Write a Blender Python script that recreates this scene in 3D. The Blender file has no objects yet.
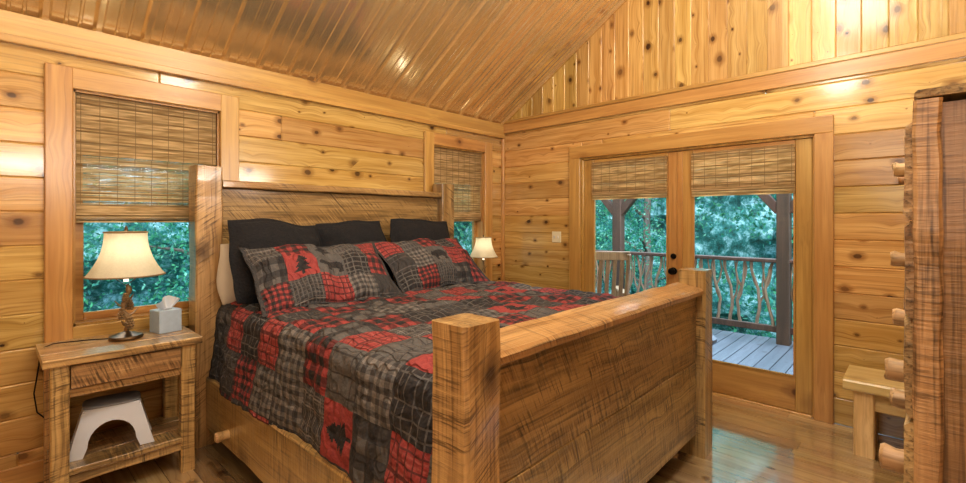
import bpy, bmesh, math, random
import numpy as np
from mathutils import Vector, Matrix, noise
random.seed(7)
scene = bpy.context.scene
COL = scene.collection
scene.view_settings.view_transform = 'Standard'
for lk in ('Medium High Contrast','Standard - Medium High Contrast'):
    try:
        scene.view_settings.look = lk; break
    except Exception: pass

# ------------------------------------------------------------------ helpers
def link(o):
    COL.objects.link(o); return o
def mesh_from_bm(bm, name, smooth=False):
    bmesh.ops.recalc_face_normals(bm, faces=bm.faces)
    me = bpy.data.meshes.new(name); bm.to_mesh(me); bm.free()
    if smooth:
        me.polygons.foreach_set('use_smooth', [True]*len(me.polygons))
        try: me.set_sharp_from_angle(angle=math.radians(40))
        except Exception: pass
    return me
def thing(name, label, cat, loc=(0,0,0), rz=0.0, group=None, mesh=None, mat=None, kind=None):
    o = bpy.data.objects.new(name, mesh)
    o.location = loc; o.rotation_euler = (0,0,rz)
    o["label"] = label; o["category"] = cat
    if group: o["group"] = group
    if kind: o["kind"] = kind
    if mat and mesh: mesh.materials.append(mat)
    return link(o)
def part(parent, name, mesh, mat, label=None, loc=(0,0,0), rot=(0,0,0)):
    o = bpy.data.objects.new(name, mesh)
    o.parent = parent; o.location = loc; o.rotation_euler = rot
    if mat and len(mesh.materials)==0: mesh.materials.append(mat)
    if label: o["label"] = label
    return link(o)
def structure(name, mesh, mat, label=None, parent=None):
    o = bpy.data.objects.new(name, mesh)
    if mat and len(mesh.materials)==0: mesh.materials.append(mat)
    o["kind"] = "structure"
    if label: o["label"]=label
    if parent: o.parent=parent
    return link(o)

def box(bm, x0,x1,y0,y1,z0,z1, bev=0.0):
    if x1<x0:x0,x1=x1,x0
    if y1<y0:y0,y1=y1,y0
    if z1<z0:z0,z1=z1,z0
    vs=[bm.verts.new((x,y,z)) for x in (x0,x1) for y in (y0,y1) for z in (z0,z1)]
    fs=[(0,1,3,2),(4,6,7,5),(0,4,5,1),(2,3,7,6),(0,2,6,4),(1,5,7,3)]
    faces=[bm.faces.new([vs[i] for i in f]) for f in fs]
    if bev>0:
        es=set(e for f in faces for e in f.edges)
        bmesh.ops.bevel(bm, geom=list(es), offset=bev, segments=1, affect='EDGES')
def loft(bm, rings, cap=True, closed=False):
    R=[[bm.verts.new(p) for p in r] for r in rings]
    n=len(R[0]); m=len(R)
    for i in range(m if closed else m-1):
        a=R[i]; b=R[(i+1)%m]
        for j in range(n):
            bm.faces.new((a[j],a[(j+1)%n],b[(j+1)%n],b[j]))
    if cap and not closed:
        bm.faces.new(list(reversed(R[0]))); bm.faces.new(R[-1])
def frame_for(d, up=None):
    d=d.normalized()
    if up is None: up=Vector((0,0,1)) if abs(d.z)<0.9 else Vector((0,1,0))
    s=d.cross(up).normalized(); u=s.cross(d).normalized()
    return s,u
def beam(bm,p0,p1,w,h,ch=0.008,jit=0.004,n=10,up=None,freq=5.0,taper=1.0):
    """rough-sawn timber w (side) x h (up) from p0 to p1"""
    p0=Vector(p0);p1=Vector(p1);d=p1-p0;s,u=frame_for(d,up)
    rings=[]
    seed=random.random()*50
    for i in range(n+1):
        t=i/n; c=p0+d*t; k=1+(taper-1)*t
        W=w/2*k;H=h/2*k
        pts=[(-W,-H+ch),(-W,0),(-W,H-ch),(-W+ch,H),(0,H),(W-ch,H),(W,H-ch),(W,0),(W,-H+ch),(W-ch,-H),(0,-H),(-W+ch,-H)]
        ring=[]
        for a,b in pts:
            q=c+s*a+u*b
            nv=noise.noise_vector(q*freq+Vector((seed,0,0)))
            q=q+(s*nv.x+u*nv.y)*jit
            ring.append(q)
        rings.append(ring)
    loft(bm,rings)
def tube(bm,pts,rad,n=8,jit=0.0,closed=False):
    pts=[Vector(p) for p in pts]
    if not hasattr(rad,'__len__'): rad=[rad]*len(pts)
    rings=[];prev=None
    for i,p in enumerate(pts):
        a=pts[max(i-1,0)];b=pts[min(i+1,len(pts)-1)]
        d=(b-a)
        if d.length<1e-9: d=Vector((0,0,1))
        d.normalize()
        if prev is None: s,u=frame_for(d)
        else:
            u=prev-(prev.dot(d))*d
            u.normalize(); s=d.cross(u).normalized()
        prev=u
        ring=[]
        for j in range(n):
            an=2*math.pi*j/n
            r=rad[i]
            q=p+(s*math.cos(an)+u*math.sin(an))*r
            if jit: q+=noise.noise_vector(q*25)*jit
            ring.append(q)
        rings.append(ring)
    loft(bm,rings)
def lathe(bm,prof,n=32,c=(0,0,0),cap=True,mod=None):
    rings=[]
    for r,z in prof:
        ring=[]
        for j in range(n):
            a=2*math.pi*j/n
            rr=r*(mod(a,z) if mod else 1)
            ring.append(Vector((c[0]+rr*math.cos(a),c[1]+rr*math.sin(a),c[2]+z)))
        rings.append(ring)
    loft(bm,rings,cap=cap)
def polyext(bm,pts2,fn,thick):
    A=[bm.verts.new(fn(a,b,0)) for a,b in pts2]; B=[bm.verts.new(fn(a,b,thick)) for a,b in pts2]
    bm.faces.new(A); bm.faces.new(list(reversed(B)))
    n=len(A)
    for i in range(n): bm.faces.new((A[i],B[i],B[(i+1)%n],A[(i+1)%n]))

# ------------------------------------------------------------------ materials
class G:
    def __init__(s,name):
        s.m=bpy.data.materials.new(name); s.m.use_nodes=True
        s.t=s.m.node_tree; s.b=s.t.nodes['Principled BSDF']; s.out=s.t.nodes['Material Output']
    def n(s,ty,**kw):
        nd=s.t.nodes.new(ty)
        for k,v in kw.items(): setattr(nd,k,v)
        return nd
    def l(s,a,b): s.t.links.new(a,b)
    def math(s,op,a,b=None,c=None,clamp=False):
        nd=s.n('ShaderNodeMath',operation=op); nd.use_clamp=clamp
        for i,v in enumerate((a,b,c)):
            if v is None: continue
            if isinstance(v,(int,float)): nd.inputs[i].default_value=v
            else: s.l(v,nd.inputs[i])
        return nd.outputs[0]
    def comb(s,x,y,z):
        nd=s.n('ShaderNodeCombineXYZ')
        for i,v in enumerate((x,y,z)):
            if isinstance(v,(int,float)): nd.inputs[i].default_value=v
            else: s.l(v,nd.inputs[i])
        return nd.outputs[0]
    def noise(s,vec,scale=1,detail=3,rough=.55):
        nd=s.n('ShaderNodeTexNoise'); s.l(vec,nd.inputs['Vector'])
        nd.inputs['Scale'].default_value=scale; nd.inputs['Detail'].default_value=detail; nd.inputs['Roughness'].default_value=rough
        return nd.outputs['Fac']
    def rng(s,v,a,b,c,d,smooth=False):
        nd=s.n('ShaderNodeMapRange'); nd.clamp=True
        if smooth: nd.interpolation_type='SMOOTHSTEP'
        s.l(v,nd.inputs['Value'])
        for nm,x in zip(('From Min','From Max','To Min','To Max'),(a,b,c,d)):
            if isinstance(x,(int,float)): nd.inputs[nm].default_value=x
            else: s.l(x,nd.inputs[nm])
        return nd.outputs['Result']
    def mix(s,f,a,b,mode='MIX'):
        nd=s.n('ShaderNodeMix',data_type='RGBA',blend_type=mode)
        if isinstance(f,(int,float)): nd.inputs[0].default_value=f
        else: s.l(f,nd.inputs[0])
        for i,v in ((6,a),(7,b)):
            if isinstance(v,tuple): nd.inputs[i].default_value=(*v,1)
            else: s.l(v,nd.inputs[i])
        return nd.outputs[2]
    def bump(s,h,st=.3,dist=.01):
        nd=s.n('ShaderNodeBump'); nd.inputs['Strength'].default_value=st; nd.inputs['Distance'].default_value=dist
        s.l(h,nd.inputs['Height']); s.l(nd.outputs[0],s.b.inputs['Normal'])
    def set(s,**kw):
        for k,v in kw.items():
            k=k.replace('_',' ')
            if isinstance(v,(int,float,tuple)): s.b.inputs[k].default_value=(*v,1) if isinstance(v,tuple) and len(v)==3 else v
            else: s.l(v,s.b.inputs[k])

def wood(name,axis,light,mid,dark,knot=(.10,.035,.01),rough=.35,flat=None,kscale=5.0,kamt=.35,saw=0.0,streak=.4,var=.35,coat=0.0,grain=1.0,bump=.25,ksize=.16,patch=0.0,sawf=80,crough=.2,cior=1.5):
    g=G(name)
    tc=g.n('ShaderNodeTexCoord'); sep=g.n('ShaderNodeSeparateXYZ'); g.l(tc.outputs['Object'],sep.inputs[0])
    ax='XYZ'.index(axis); oth=[i for i in range(3) if i!=ax]
    a=sep.outputs[ax]; b=sep.outputs[oth[0]]; c=sep.outputs[oth[1]]
    if axis=='X' and saw>0: b,c=c,b
    if flat is not None:
        nrm='XYZ'.index(flat); bi=[i for i in oth if i!=nrm][0]; b=sep.outputs[bi]; c=sep.outputs[nrm]
    geo=g.n('ShaderNodeNewGeometry'); oi=g.n('ShaderNodeObjectInfo')
    rnd=g.math('FRACT',g.math('ADD',geo.outputs['Random Per Island'],oi.outputs['Random']))
    off=g.math('MULTIPLY',rnd,37.0)
    ao=g.math('ADD',a,off)
    cc=off if flat else g.math('ADD',c,off)
    kv=g.comb(g.math('MULTIPLY',ao,.75),b,cc)
    vo=g.n('ShaderNodeTexVoronoi'); vo.inputs['Scale'].default_value=kscale; g.l(kv,vo.inputs['Vector'])
    if flat: vo.voronoi_dimensions='2D'; g.l(g.comb(g.math('MULTIPLY',ao,.75),g.math('ADD',b,off),0),vo.inputs['Vector'])
    sc=g.n('ShaderNodeSeparateColor'); g.l(vo.outputs['Color'],sc.inputs[0])
    size=g.rng(sc.outputs[0],kamt,1.0,0.003,ksize)
    wob=g.noise(g.comb(g.math('MULTIPLY',ao,22),g.math('MULTIPLY',b,34),cc),1,2)
    dist=g.math('ADD',vo.outputs['Distance'],g.math('MULTIPLY',g.math('SUBTRACT',wob,.5),.10))
    ratio=g.math('DIVIDE',dist,size)
    knotm=g.math('MULTIPLY',g.rng(ratio,.6,1.1,1,0,True),g.rng(sc.outputs[1],0,1,.40,1))
    ring=g.rng(ratio,1.0,2.6,.6,0,True)
    halo=g.rng(vo.outputs['Distance'],0,.5,1,0)
    halo=g.math('MULTIPLY',g.math('MULTIPLY',halo,halo),.026)
    bd=g.math('ADD',b,halo)
    gv=g.comb(g.math('MULTIPLY',ao,1.0),g.math('MULTIPLY',bd,20*grain),g.math('MULTIPLY',cc,20*grain if not flat else 1))
    n1=g.noise(gv,1,3)
    gv2=g.comb(g.math('MULTIPLY',ao,2.2),g.math('MULTIPLY',bd,90*grain),g.math('MULTIPLY',cc,90*grain if not flat else 1))
    n2=g.noise(gv2,1,2)
    col=g.mix(g.rng(n1,.32,.68,0,1),light,mid)
    col=g.mix(g.math('MULTIPLY',g.rng(n2,.5,.75,0,1),streak),col,dark)
    n3=g.noise(g.comb(g.math('MULTIPLY',ao,1.0),g.math('MULTIPLY',b,5.0),cc),1,2)
    col=g.mix(g.math('MULTIPLY',g.rng(n3,.5,.8,0,1),.55),col,mid)
    if patch>0:
        n4=g.noise(g.comb(g.math('MULTIPLY',ao,1.6),g.math('MULTIPLY',b,16.0),g.math('ADD',cc,3.3)),1,5,.68)
        col=g.mix(g.math('MULTIPLY',g.rng(n4,.50,.68,0,1),patch),col,dark)
    h=n2
    if saw>0:
        wob2=g.noise(g.comb(g.math('MULTIPLY',ao,1.2),g.math('MULTIPLY',b,2.5),cc),1,1)
        arc=g.math('ADD',g.math('MULTIPLY',g.math('MULTIPLY',b,b),sawf*.30),g.math('MULTIPLY',wob2,sawf*.05))
        wv=g.comb(g.math('ADD',g.math('MULTIPLY',ao,sawf),arc),g.math('MULTIPLY',b,6),g.math('MULTIPLY',c,6))
        s1=g.noise(wv,1,3,.65)
        sm=g.noise(g.comb(g.math('MULTIPLY',ao,4.5),g.math('MULTIPLY',b,11),cc),1,3)
        col=g.mix(g.math('MULTIPLY',g.rng(s1,.54,.62,0,1),g.math('MULTIPLY',g.rng(sm,.40,.60,0.05,1),saw)),col,dark)
        col=g.mix(g.math('MULTIPLY',g.rng(s1,.46,.38,0,1),g.math('MULTIPLY',g.rng(sm,.46,.64,0.05,1),saw*.85)),col,light)
        h=g.math('ADD',n2,g.math('MULTIPLY',s1,2.0))
    col=g.mix(ring,col,dark)
    col=g.mix(knotm,col,knot)
    hs=g.n('ShaderNodeHueSaturation'); g.l(col,hs.inputs['Color'])
    g.l(g.math('ADD',g.math('MULTIPLY',rnd,var),1-var*.5),hs.inputs['Value'])
    r2=g.math('FRACT',g.math('MULTIPLY',rnd,7.31))
    g.l(g.math('ADD',g.math('MULTIPLY',r2,.020),.491),hs.inputs['Hue'])
    g.set(Base_Color=hs.outputs[0],Roughness=rough)
    if coat: g.set(Coat_Weight=coat,Coat_Roughness=crough,Coat_IOR=cior)
    g.bump(h,bump,.004)
    return g.m
def plain(name,col,rough=.5,metal=0.0,noise_amt=.15,nscale=20,bump=0.0,coat=0,bscale=None):
    g=G(name)
    tc=g.n('ShaderNodeTexCoord')
    n=g.noise(tc.outputs['Object'],nscale,3)
    d=tuple(c*(1-noise_amt) for c in col); l=tuple(min(1,c*(1+noise_amt)) for c in col)
    g.set(Base_Color=g.mix(n,d,l),Roughness=rough,Metallic=metal)
    if coat: g.set(Coat_Weight=coat)
    if bump: g.bump(g.noise(tc.outputs['Object'],bscale or nscale*3,3),bump,.01)
    return g.m

PL=(.64,.425,.165); PM=(.44,.25,.075); PD=(.19,.085,.022)
_c={}
def pine(axis,flat=None):
    k=('p',axis,flat)
    if k not in _c: _c[k]=wood('knotty_pine_'+axis+(flat or ''),axis,PL,PM,PD,knot=(.05,.02,.008),rough=.24,flat=flat,coat=.9,kamt=.38,kscale=6.2,ksize=.155,var=.42,streak=.6,crough=.12)
    return _c[k]
def trimw(axis):
    k=('t',axis)
    if k not in _c: _c[k]=wood('pine_trim_'+axis,axis,(.54,.325,.11),(.38,.20,.058),(.19,.08,.022),rough=.28,kscale=4,kamt=.6,coat=.6,var=.2,crough=.28)
    return _c[k]
def barn(axis):
    k=('b',axis)
    if k not in _c: _c[k]=wood('rough_sawn_'+axis,axis,(.52,.34,.155),(.25,.145,.058),(.045,.027,.014),knot=(.025,.014,.008),rough=.30,kscale=4.5,kamt=.5,saw=.85,streak=.8,var=.25,coat=.9,bump=.6,patch=.6,sawf=95,crough=.14)
    return _c[k]
def barnlight(axis):
    k=('bl',axis)
    if k not in _c: _c[k]=wood('honey_sawn_'+axis,axis,(.62,.41,.18),(.36,.21,.08),(.07,.04,.018),knot=(.035,.018,.01),rough=.28,kscale=4.5,kamt=.4,saw=.75,streak=.75,var=.25,coat=.9,bump=.5,patch=.5,sawf=100,crough=.14)
    return _c[k]
floor_m=wood('pine_floor','Y',(.48,.34,.185),(.34,.215,.10),(.14,.075,.033),rough=.12,flat='Z',kscale=4,kamt=.5,coat=1.0,var=.55,ksize=.12,crough=.08,cior=2.9,bump=.05)
deck_m=wood('grey_deck','X',(.13,.13,.15),(.095,.095,.11),(.035,.035,.04),knot=(.1,.08,.08),rough=.6,flat='Z',kamt=.85,var=.3)
darkwood=wood('dark_porch_wood','Z',(.11,.055,.038),(.065,.033,.023),(.026,.015,.012),rough=.6,kamt=.8,var=.2)
branch_m=wood('brown_branch','Z',(.36,.235,.16),(.22,.135,.09),(.07,.045,.03),rough=.7,kamt=.9,var=.3)
chair_m=wood('weathered_chair','Z',(.36,.21,.12),(.23,.125,.07),(.08,.045,.025),rough=.6,kamt=.9,var=.3)
log_m=wood('peeled_log','Y',(.64,.45,.25),(.45,.28,.13),(.10,.055,.025),rough=.45,kamt=.5,streak=.7,patch=.35)
red_sawn=wood('brown_sawn_board','Z',(.52,.34,.16),(.28,.165,.072),(.05,.028,.014),rough=.38,saw=.45,streak=.9,kamt=.5,bump=.5,patch=.5,sawf=75,coat=.5)
chest_m=wood('brown_chest_wood','Z',(.58,.38,.18),(.31,.185,.08),(.045,.027,.014),rough=.38,saw=.5,streak=.85,kamt=.4,bump=.5,patch=.5,sawf=75,coat=.5)
chestx_m=wood('brown_chest_wood_x','X',(.60,.42,.21),(.35,.215,.10),(.05,.032,.018),rough=.42,saw=.5,streak=.85,kamt=.4,bump=.6,patch=.5,sawf=60)
black_metal=plain('black_metal',(.012,.011,.010),.35,.6)
bronze=plain('bronze',(.11,.07,.035),.35,.7)
white_pl=plain('white_plastic',(.60,.62,.66),.35,0,.04)
grey_pl=plain('grey_rubber',(.24,.25,.27),.6,0,.1)
white_cloth=plain('cream_cotton',(.55,.48,.38),.9,0,.06,10,.3)
black_cloth=plain('black_sherpa',(.016,.016,.018),.95,0,.5,60,1.0,bscale=70)
mattress_m=plain('mattress_ticking',(.38,.37,.36),.9,0,.1,30,.2)
plate_m=plain('ivory_plate',(.72,.64,.45),.4,0,.03)
thread_m=plain('thread',(.30,.20,.10),.8)
braid_m=plain('brown_braid',(.24,.16,.08),.8)
gap_m=plain('dark_joint',(.035,.02,.01),.9)

# metal ceiling
g=G('bronze_metal_ceiling')
tc=g.n('ShaderNodeTexCoord'); sp=g.n('ShaderNodeSeparateXYZ'); g.l(tc.outputs['Object'],sp.inputs[0])
n=g.noise(g.comb(g.math('MULTIPLY',sp.outputs[0],2),g.math('MULTIPLY',sp.outputs[1],1.5),0),1,2)
g.set(Base_Color=g.mix(n,(.78,.60,.34),(.88,.71,.44)),Metallic=.75,Roughness=.22,Coat_Weight=1.0,Coat_Roughness=.10,Coat_IOR=2.1)
nn=g.noise(g.comb(g.math('MULTIPLY',sp.outputs[0],10),g.math('MULTIPLY',sp.outputs[1],.35),0),1,1)
g.bump(nn,.30,.02)
ceil_m=g.m
# glass
g=G('window_glass')
tr=g.n('ShaderNodeBsdfTransparent'); tr.inputs[0].default_value=(.95,.985,.99,1)
gl=g.n('ShaderNodeBsdfGlossy'); gl.inputs['Roughness'].default_value=.02
fr=g.n('ShaderNodeFresnel'); fr.inputs[0].default_value=1.45
mx=g.n('ShaderNodeMixShader'); g.l(fr.outputs[0],mx.inputs[0]); g.l(tr.outputs[0],mx.inputs[1]); g.l(gl.outputs[0],mx.inputs[2]); g.l(mx.outputs[0],g.out.inputs[0])
glass_m=g.m
def cloth_tl(name,c_fn,k):
    g=G(name); c=c_fn(g)
    df=g.n('ShaderNodeBsdfDiffuse'); tl=g.n('ShaderNodeBsdfTranslucent'); g.l(c,df.inputs[0]); g.l(c,tl.inputs[0])
    mx=g.n('ShaderNodeMixShader'); mx.inputs[0].default_value=k; g.l(df.outputs[0],mx.inputs[1]); g.l(tl.outputs[0],mx.inputs[2]); g.l(mx.outputs[0],g.out.inputs[0])
    return g.m
def _sh(g):
    tc=g.n('ShaderNodeTexCoord'); return g.mix(g.noise(tc.outputs['Object'],120,2),(.62,.57,.43),(.76,.71,.56))
shade_m=cloth_tl('lamp_shade_fabric',_sh,.35)
def _bm(g):
    tc=g.n('ShaderNodeTexCoord'); geo=g.n('ShaderNodeNewGeometry')
    sep=g.n('ShaderNodeSeparateXYZ'); g.l(tc.outputs['Object'],sep.inputs[0])
    r=geo.outputs['Random Per Island']
    al=g.math('ADD',sep.outputs[0],sep.outputs[1])
    nv=g.noise(g.comb(g.math('MULTIPLY',al,5),g.math('MULTIPLY',r,80),0),1,2,.6)
    c=g.mix(g.rng(nv,.35,.65,0,1),(.50,.35,.17),(.88,.70,.42))
    return g.mix(g.rng(r,.55,1,0,.75),c,(.26,.16,.07))
bamboo_m=cloth_tl('woven_bamboo',_bm,.5)
# painted cloth
g=G('quilt_cloth')
at=g.n('ShaderNodeAttribute'); at.attribute_name='Col'
tc=g.n('ShaderNodeTexCoord')
n=g.noise(tc.outputs['Object'],160,2)
n7=g.noise(tc.outputs['Object'],30,3)
c=g.mix(.3,at.outputs['Color'],g.mix(n,(0,0,0),(.5,.5,.5)),'OVERLAY')
c=g.mix(g.math('MULTIPLY',n7,.14),c,(.20,.18,.165))
g.set(Base_Color=c,Roughness=.9)
wv=g.n('ShaderNodeTexWave'); wv.inputs['Scale'].default_value=7; wv.inputs['Distortion'].default_value=9; wv.inputs['Detail'].default_value=1; wv.inputs['Detail Scale'].default_value=1.5
g.l(tc.outputs['Object'],wv.inputs['Vector'])
n5=g.noise(tc.outputs['Object'],26,2)
g.bump(g.math('ADD',g.rng(wv.outputs['Fac'],0,.45,.4,1,True),g.math('MULTIPLY',n5,1.3)),.85,.015)
quilt_m=g.m
def leafmat(name,cols):
    def f(g):
        geo=g.n('ShaderNodeNewGeometry')
        cr=g.n('ShaderNodeValToRGB'); el=cr.color_ramp.elements
        el[0].color=(*cols[0],1); el[1].color=(*cols[-1],1)
        for i,c in enumerate(cols[1:-1]):
            e=el.new((i+1)/(len(cols)-1)); e.color=(*c,1)
        g.l(geo.outputs['Random Per Island'],cr.inputs[0]); return cr.outputs[0]
    return cloth_tl(name,f,.4)
leaf_m=leafmat('leaves',[(.04,.17,.12),(.06,.26,.17),(.11,.38,.20),(.07,.30,.28),(.28,.58,.42)])
g=G('forest_depth')
tc=g.n('ShaderNodeTexCoord')
n1=g.noise(tc.outputs['Object'],2.2,9,.78)
cr=g.n('ShaderNodeValToRGB'); el=cr.color_ramp.elements
el[0].position=.38; el[0].color=(.02,.08,.075,1); el[1].position=.64; el[1].color=(.55,.80,.90,1)
e=el.new(.50); e.color=(.05,.23,.22,1)
g.l(n1,cr.inputs[0]); g.set(Base_Color=cr.outputs[0],Roughness=1.0)
forest_m=g.m

# ------------------------------------------------------------------ ROOM SHELL
ROW=.187
W1=(-3.80,-3.02,.83,2.21); W2=(-1.085,-.325,.83,2.21)
DO=(-3.0,-1.06,0.0,2.08)
PITCH=.633; EAVE=2.57; RIDGE_Y=-3.1; XW=-6.0; YS=-4.2
RZ=EAVE+PITCH*(-RIDGE_Y)
def ceil_z(y): return EAVE-PITCH*y if y>RIDGE_Y else RZ-PITCH*(RIDGE_Y-y)

def board_wall(a0,a1,z0,z1,opens,put,row=ROW):
    z=z0
    while z<z1-1e-4:
        zt=min(z+row,z1)
        segs=[]; a=a0
        jl=a0+random.uniform(1.4,3.2)
        while jl<a1-.6:
            segs.append((a,jl)); a=jl; jl+=random.uniform(1.8,3.4)
        segs.append((a,a1))
        for s0,s1 in segs:
            pieces=[(s0,s1,z,zt)]
            for (o0,o1,p0,p1) in opens:
                new=[]
                for (b0,b1,y0,y1) in pieces:
                    if b1<=o0 or b0>=o1 or y1<=p0 or y0>=p1: new.append((b0,b1,y0,y1)); continue
                    if b0<o0: new.append((b0,o0,y0,y1))
                    if b1>o1: new.append((o1,b1,y0,y1))
                    m0,m1=max(b0,o0),min(b1,o1)
                    if y0<p0: new.append((m0,m1,y0,p0))
                    if y1>p1: new.append((m0,m1,p1,y1))
                pieces=new
            for q in pieces:
                if q[1]-q[0]>.005 and q[3]-q[2]>.005: put(*q)
        z=zt
bm=bmesh.new()
board_wall(XW,0.0,0,2.62,[W1,W2],lambda a,b,c,d:box(bm,a,b,0,.04,c,d,.007))
structure('wall_north',mesh_from_bm(bm,'wall_north'),pine('X','Y'),'honey knotty pine log-siding wall with two windows')
bm=bmesh.new()
board_wall(YS,0.0,0,2.57,[DO],lambda a,b,c,d:box(bm,0,.04,a,b,c,d,.007))
structure('wall_east',mesh_from_bm(bm,'wall_east'),pine('Y','X'),'honey knotty pine wall around glazed double doors')
bm=bmesh.new()
y=0.0
while y>YS+.01:
    y2=max(y-.142,YS)
    y1_=y
    pts=[(y2,2.5),(y1_,2.5),(y1_,ceil_z(y1_)+.03)]
    if y2<RIDGE_Y<y: pts.append((RIDGE_Y,RZ+.03))
    pts.append((y2,ceil_z(y2)+.03))
    polyext(bm,pts,lambda a,b,t:Vector((.002+t,a,b)),.03)
    y=y2
bmesh.ops.bevel(bm,geom=[e for e in bm.edges if abs(e.verts[0].co.y-e.verts[1].co.y)<1e-5 and e.verts[0].co.x<.01 and e.verts[1].co.x<.01],offset=.005,segments=1,affect='EDGES')
structure('wall_gable',mesh_from_bm(bm,'wall_gable'),pine('Z','X'),'vertical knotty pine boards filling the gable')
bm=bmesh.new()
polyext(bm,[(0,2.5),(YS,2.5),(YS,ceil_z(YS)+.05),(RIDGE_Y,RZ+.05),(0,EAVE+.05)],lambda a,b,t:Vector((.034+t,a,b)),.05)
structure('wall_gable_light_block',mesh_from_bm(bm,'light_block'),gap_m,'added backing that blocks light through the gable board gaps')  # unseen sheet added to stop outdoor light leaking between the boards
bm=bmesh.new(); board_wall(XW,0,0,ceil_z(YS)+.02,[],lambda a,b,c,d:box(bm,a,b,YS-.04,YS,c,d,.006))
structure('wall_south',mesh_from_bm(bm,'wall_south'),pine('X','Y'))
bm=bmesh.new()
board_wall(YS,0,0,2.57,[],lambda a,b,c,d:box(bm,XW-.04,XW,a,b,c,d,.006))
polyext(bm,[(0,2.57),(YS,2.57),(YS,ceil_z(YS)),(RIDGE_Y,RZ)],lambda a,b,t:Vector((XW-t,a,b)),.04)
structure('wall_west',mesh_from_bm(bm,'wall_west'),pine('Y','X'))
# floor
bm=bmesh.new(); x=XW
while x<-1e-4:
    x2=min(x+.128,0); yy=YS
    while yy<0:
        y3=min(yy+random.uniform(1.2,2.6),0)
        if 0-y3<.5: y3=0
        box(bm,x+.0012,x2-.0012,yy+.0008,y3-.0008,-.03,0); yy=y3
    x=x2
structure('floor',mesh_from_bm(bm,'floor'),floor_m,'varnished honey pine plank floor')
bm=bmesh.new(); box(bm,XW,0,YS,0,-.06,-.029); structure('floor_underlay',mesh_from_bm(bm,'sub'),gap_m,'dark subfloor under the planks')
# ceiling metal panels
bm=bmesh.new()
prof=[]; x=XW; per=.229
while x<0:
    prof+= [(x,0),(x+.014,-.034),(x+.040,-.034),(x+.054,0),(x+.104,0),(x+.109,-.008),(x+.119,-.008),(x+.124,0),(x+.164,0),(x+.169,-.008),(x+.179,-.008),(x+.184,0)]
    x+=per
prof=[p for p in prof if p[0]<=0]+[(0,0)]
def slope_panel(ya,yb):
    A=[];B=[]
    for px,h in prof:
        A.append(bm.verts.new((px,ya,ceil_z(ya)+h))); B.append(bm.verts.new((px,yb,ceil_z(yb)+h)))
    for i in range(len(prof)-1):
        bm.faces.new((A[i],A[i+1],B[i+1],B[i]))
slope_panel(.0,RIDGE_Y); slope_panel(RIDGE_Y-.0001,YS)
for ya,yb in ((.3,RIDGE_Y),(RIDGE_Y,YS-.3)):
    z0=(EAVE-PITCH*ya if ya>-1 else ceil_z(ya)); z1=ceil_z(yb) if yb>YS else ceil_z(YS)-.19
    vs=[bm.verts.new(p) for p in ((XW-.3,ya,z0+.05),(.35,ya,z0+.05),(.35,yb,z1+.05),(XW-.3,yb,z1+.05))]
    bm.faces.new(vs)
structure('ceiling',mesh_from_bm(bm,'ceiling'),ceil_m,'ribbed bronze metal panel ceiling on a slope')

tn=[0]
def trim(boxes,axis,label=None,bev=.004,mat=None):
    tn[0]+=1
    bm=bmesh.new()
    for b in boxes: box(bm,*b,bev)
    return structure('trim_%d'%tn[0],mesh_from_bm(bm,'trim'),mat or trimw(axis),label)
trim([(XW,0,-.030,0,2.435,2.562)],'X','pine crown board along the eave')
trim([(XW,0,-.042,0,2.395,2.437)],'X','pine crown strip')
trim([(-.022,0,YS,-.022,2.455,2.575)],'Y','pine band below the gable boards')
trim([(-.036,0,YS,-.034,2.565,2.60)],'Y','pine cap strip of the gable band')
trim([(-.035,0,-.035,0,0,2.40)],'Z','corner strip')
bm=bmesh.new(); box(bm,XW,0,-.018,0,0,.12,.004); structure('baseboard_north',mesh_from_bm(bm,'bb'),trimw('X'))
bm=bmesh.new(); box(bm,-.018,0,-.92,-.018,0,.12,.004); structure('baseboard_east',mesh_from_bm(bm,'bb'),trimw('Y'))

def window(n,W,label):
    x0,x1,z0,z1=W
    e=bpy.data.objects.new('window_%d'%n,None); e["kind"]="structure"; e["label"]=label; link(e); e.location=((x0+x1)/2,0,z0)
    hw=(x1-x0)/2; H=z1-z0
    bm=bmesh.new()
    box(bm,-hw,-hw+.018,.0,.17,0,H); box(bm,hw-.018,hw,.0,.17,0,H); box(bm,-hw,hw,.0,.17,H-.018,H); box(bm,-hw,hw,.0,.17,0,.02)
    part(e,'jamb',mesh_from_bm(bm,'jamb'),trimw('Z'))
    t=.115
    bm=bmesh.new()
    box(bm,-hw-t,-hw+.006,-.03,0,-t+.03,H+t,.005); box(bm,hw-.006,hw+t,-.03,0,-t+.03,H+t,.005)
    part(e,'side_casing',mesh_from_bm(bm,'casing'),trimw('Z'))
    bm=bmesh.new()
    box(bm,-hw-.0,hw+.0,-.028,0,H-.006,H+t,.005); box(bm,-hw,hw,-.028,0,-t+.03,.006,.005)
    part(e,'head_casing',mesh_from_bm(bm,'casing'),trimw('X'))
    bm=bmesh.new()
    s=.045; m=H*.5
    for (a,b,y) in ((0.02,m+.02,.09),(m-.02,H-.018,.125)):
        box(bm,-hw+.018,-hw+.018+s,y,y+.03,a,b,.003); box(bm,hw-.018-s,hw-.018,y,y+.03,a,b,.003)
        box(bm,-hw+.018+s,hw-.018-s,y,y+.03,a,a+s,.003); box(bm,-hw+.018+s,hw-.018-s,y,y+.03,b-s,b,.003)
    part(e,'sash',mesh_from_bm(bm,'sash'),trimw('X'))
    bm=bmesh.new(); 
    for (a,b,y) in ((0.06,m-.02,.105),(m+.02,H-.06,.14)):
        vs=[bm.verts.new(p) for p in ((-hw+.06,y,a),(hw-.06,y,a),(hw-.06,y,b),(-hw+.06,y,b))]; bm.faces.new(vs)
    part(e,'glass_pane',mesh_from_bm(bm,'glass'),glass_m)
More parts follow.
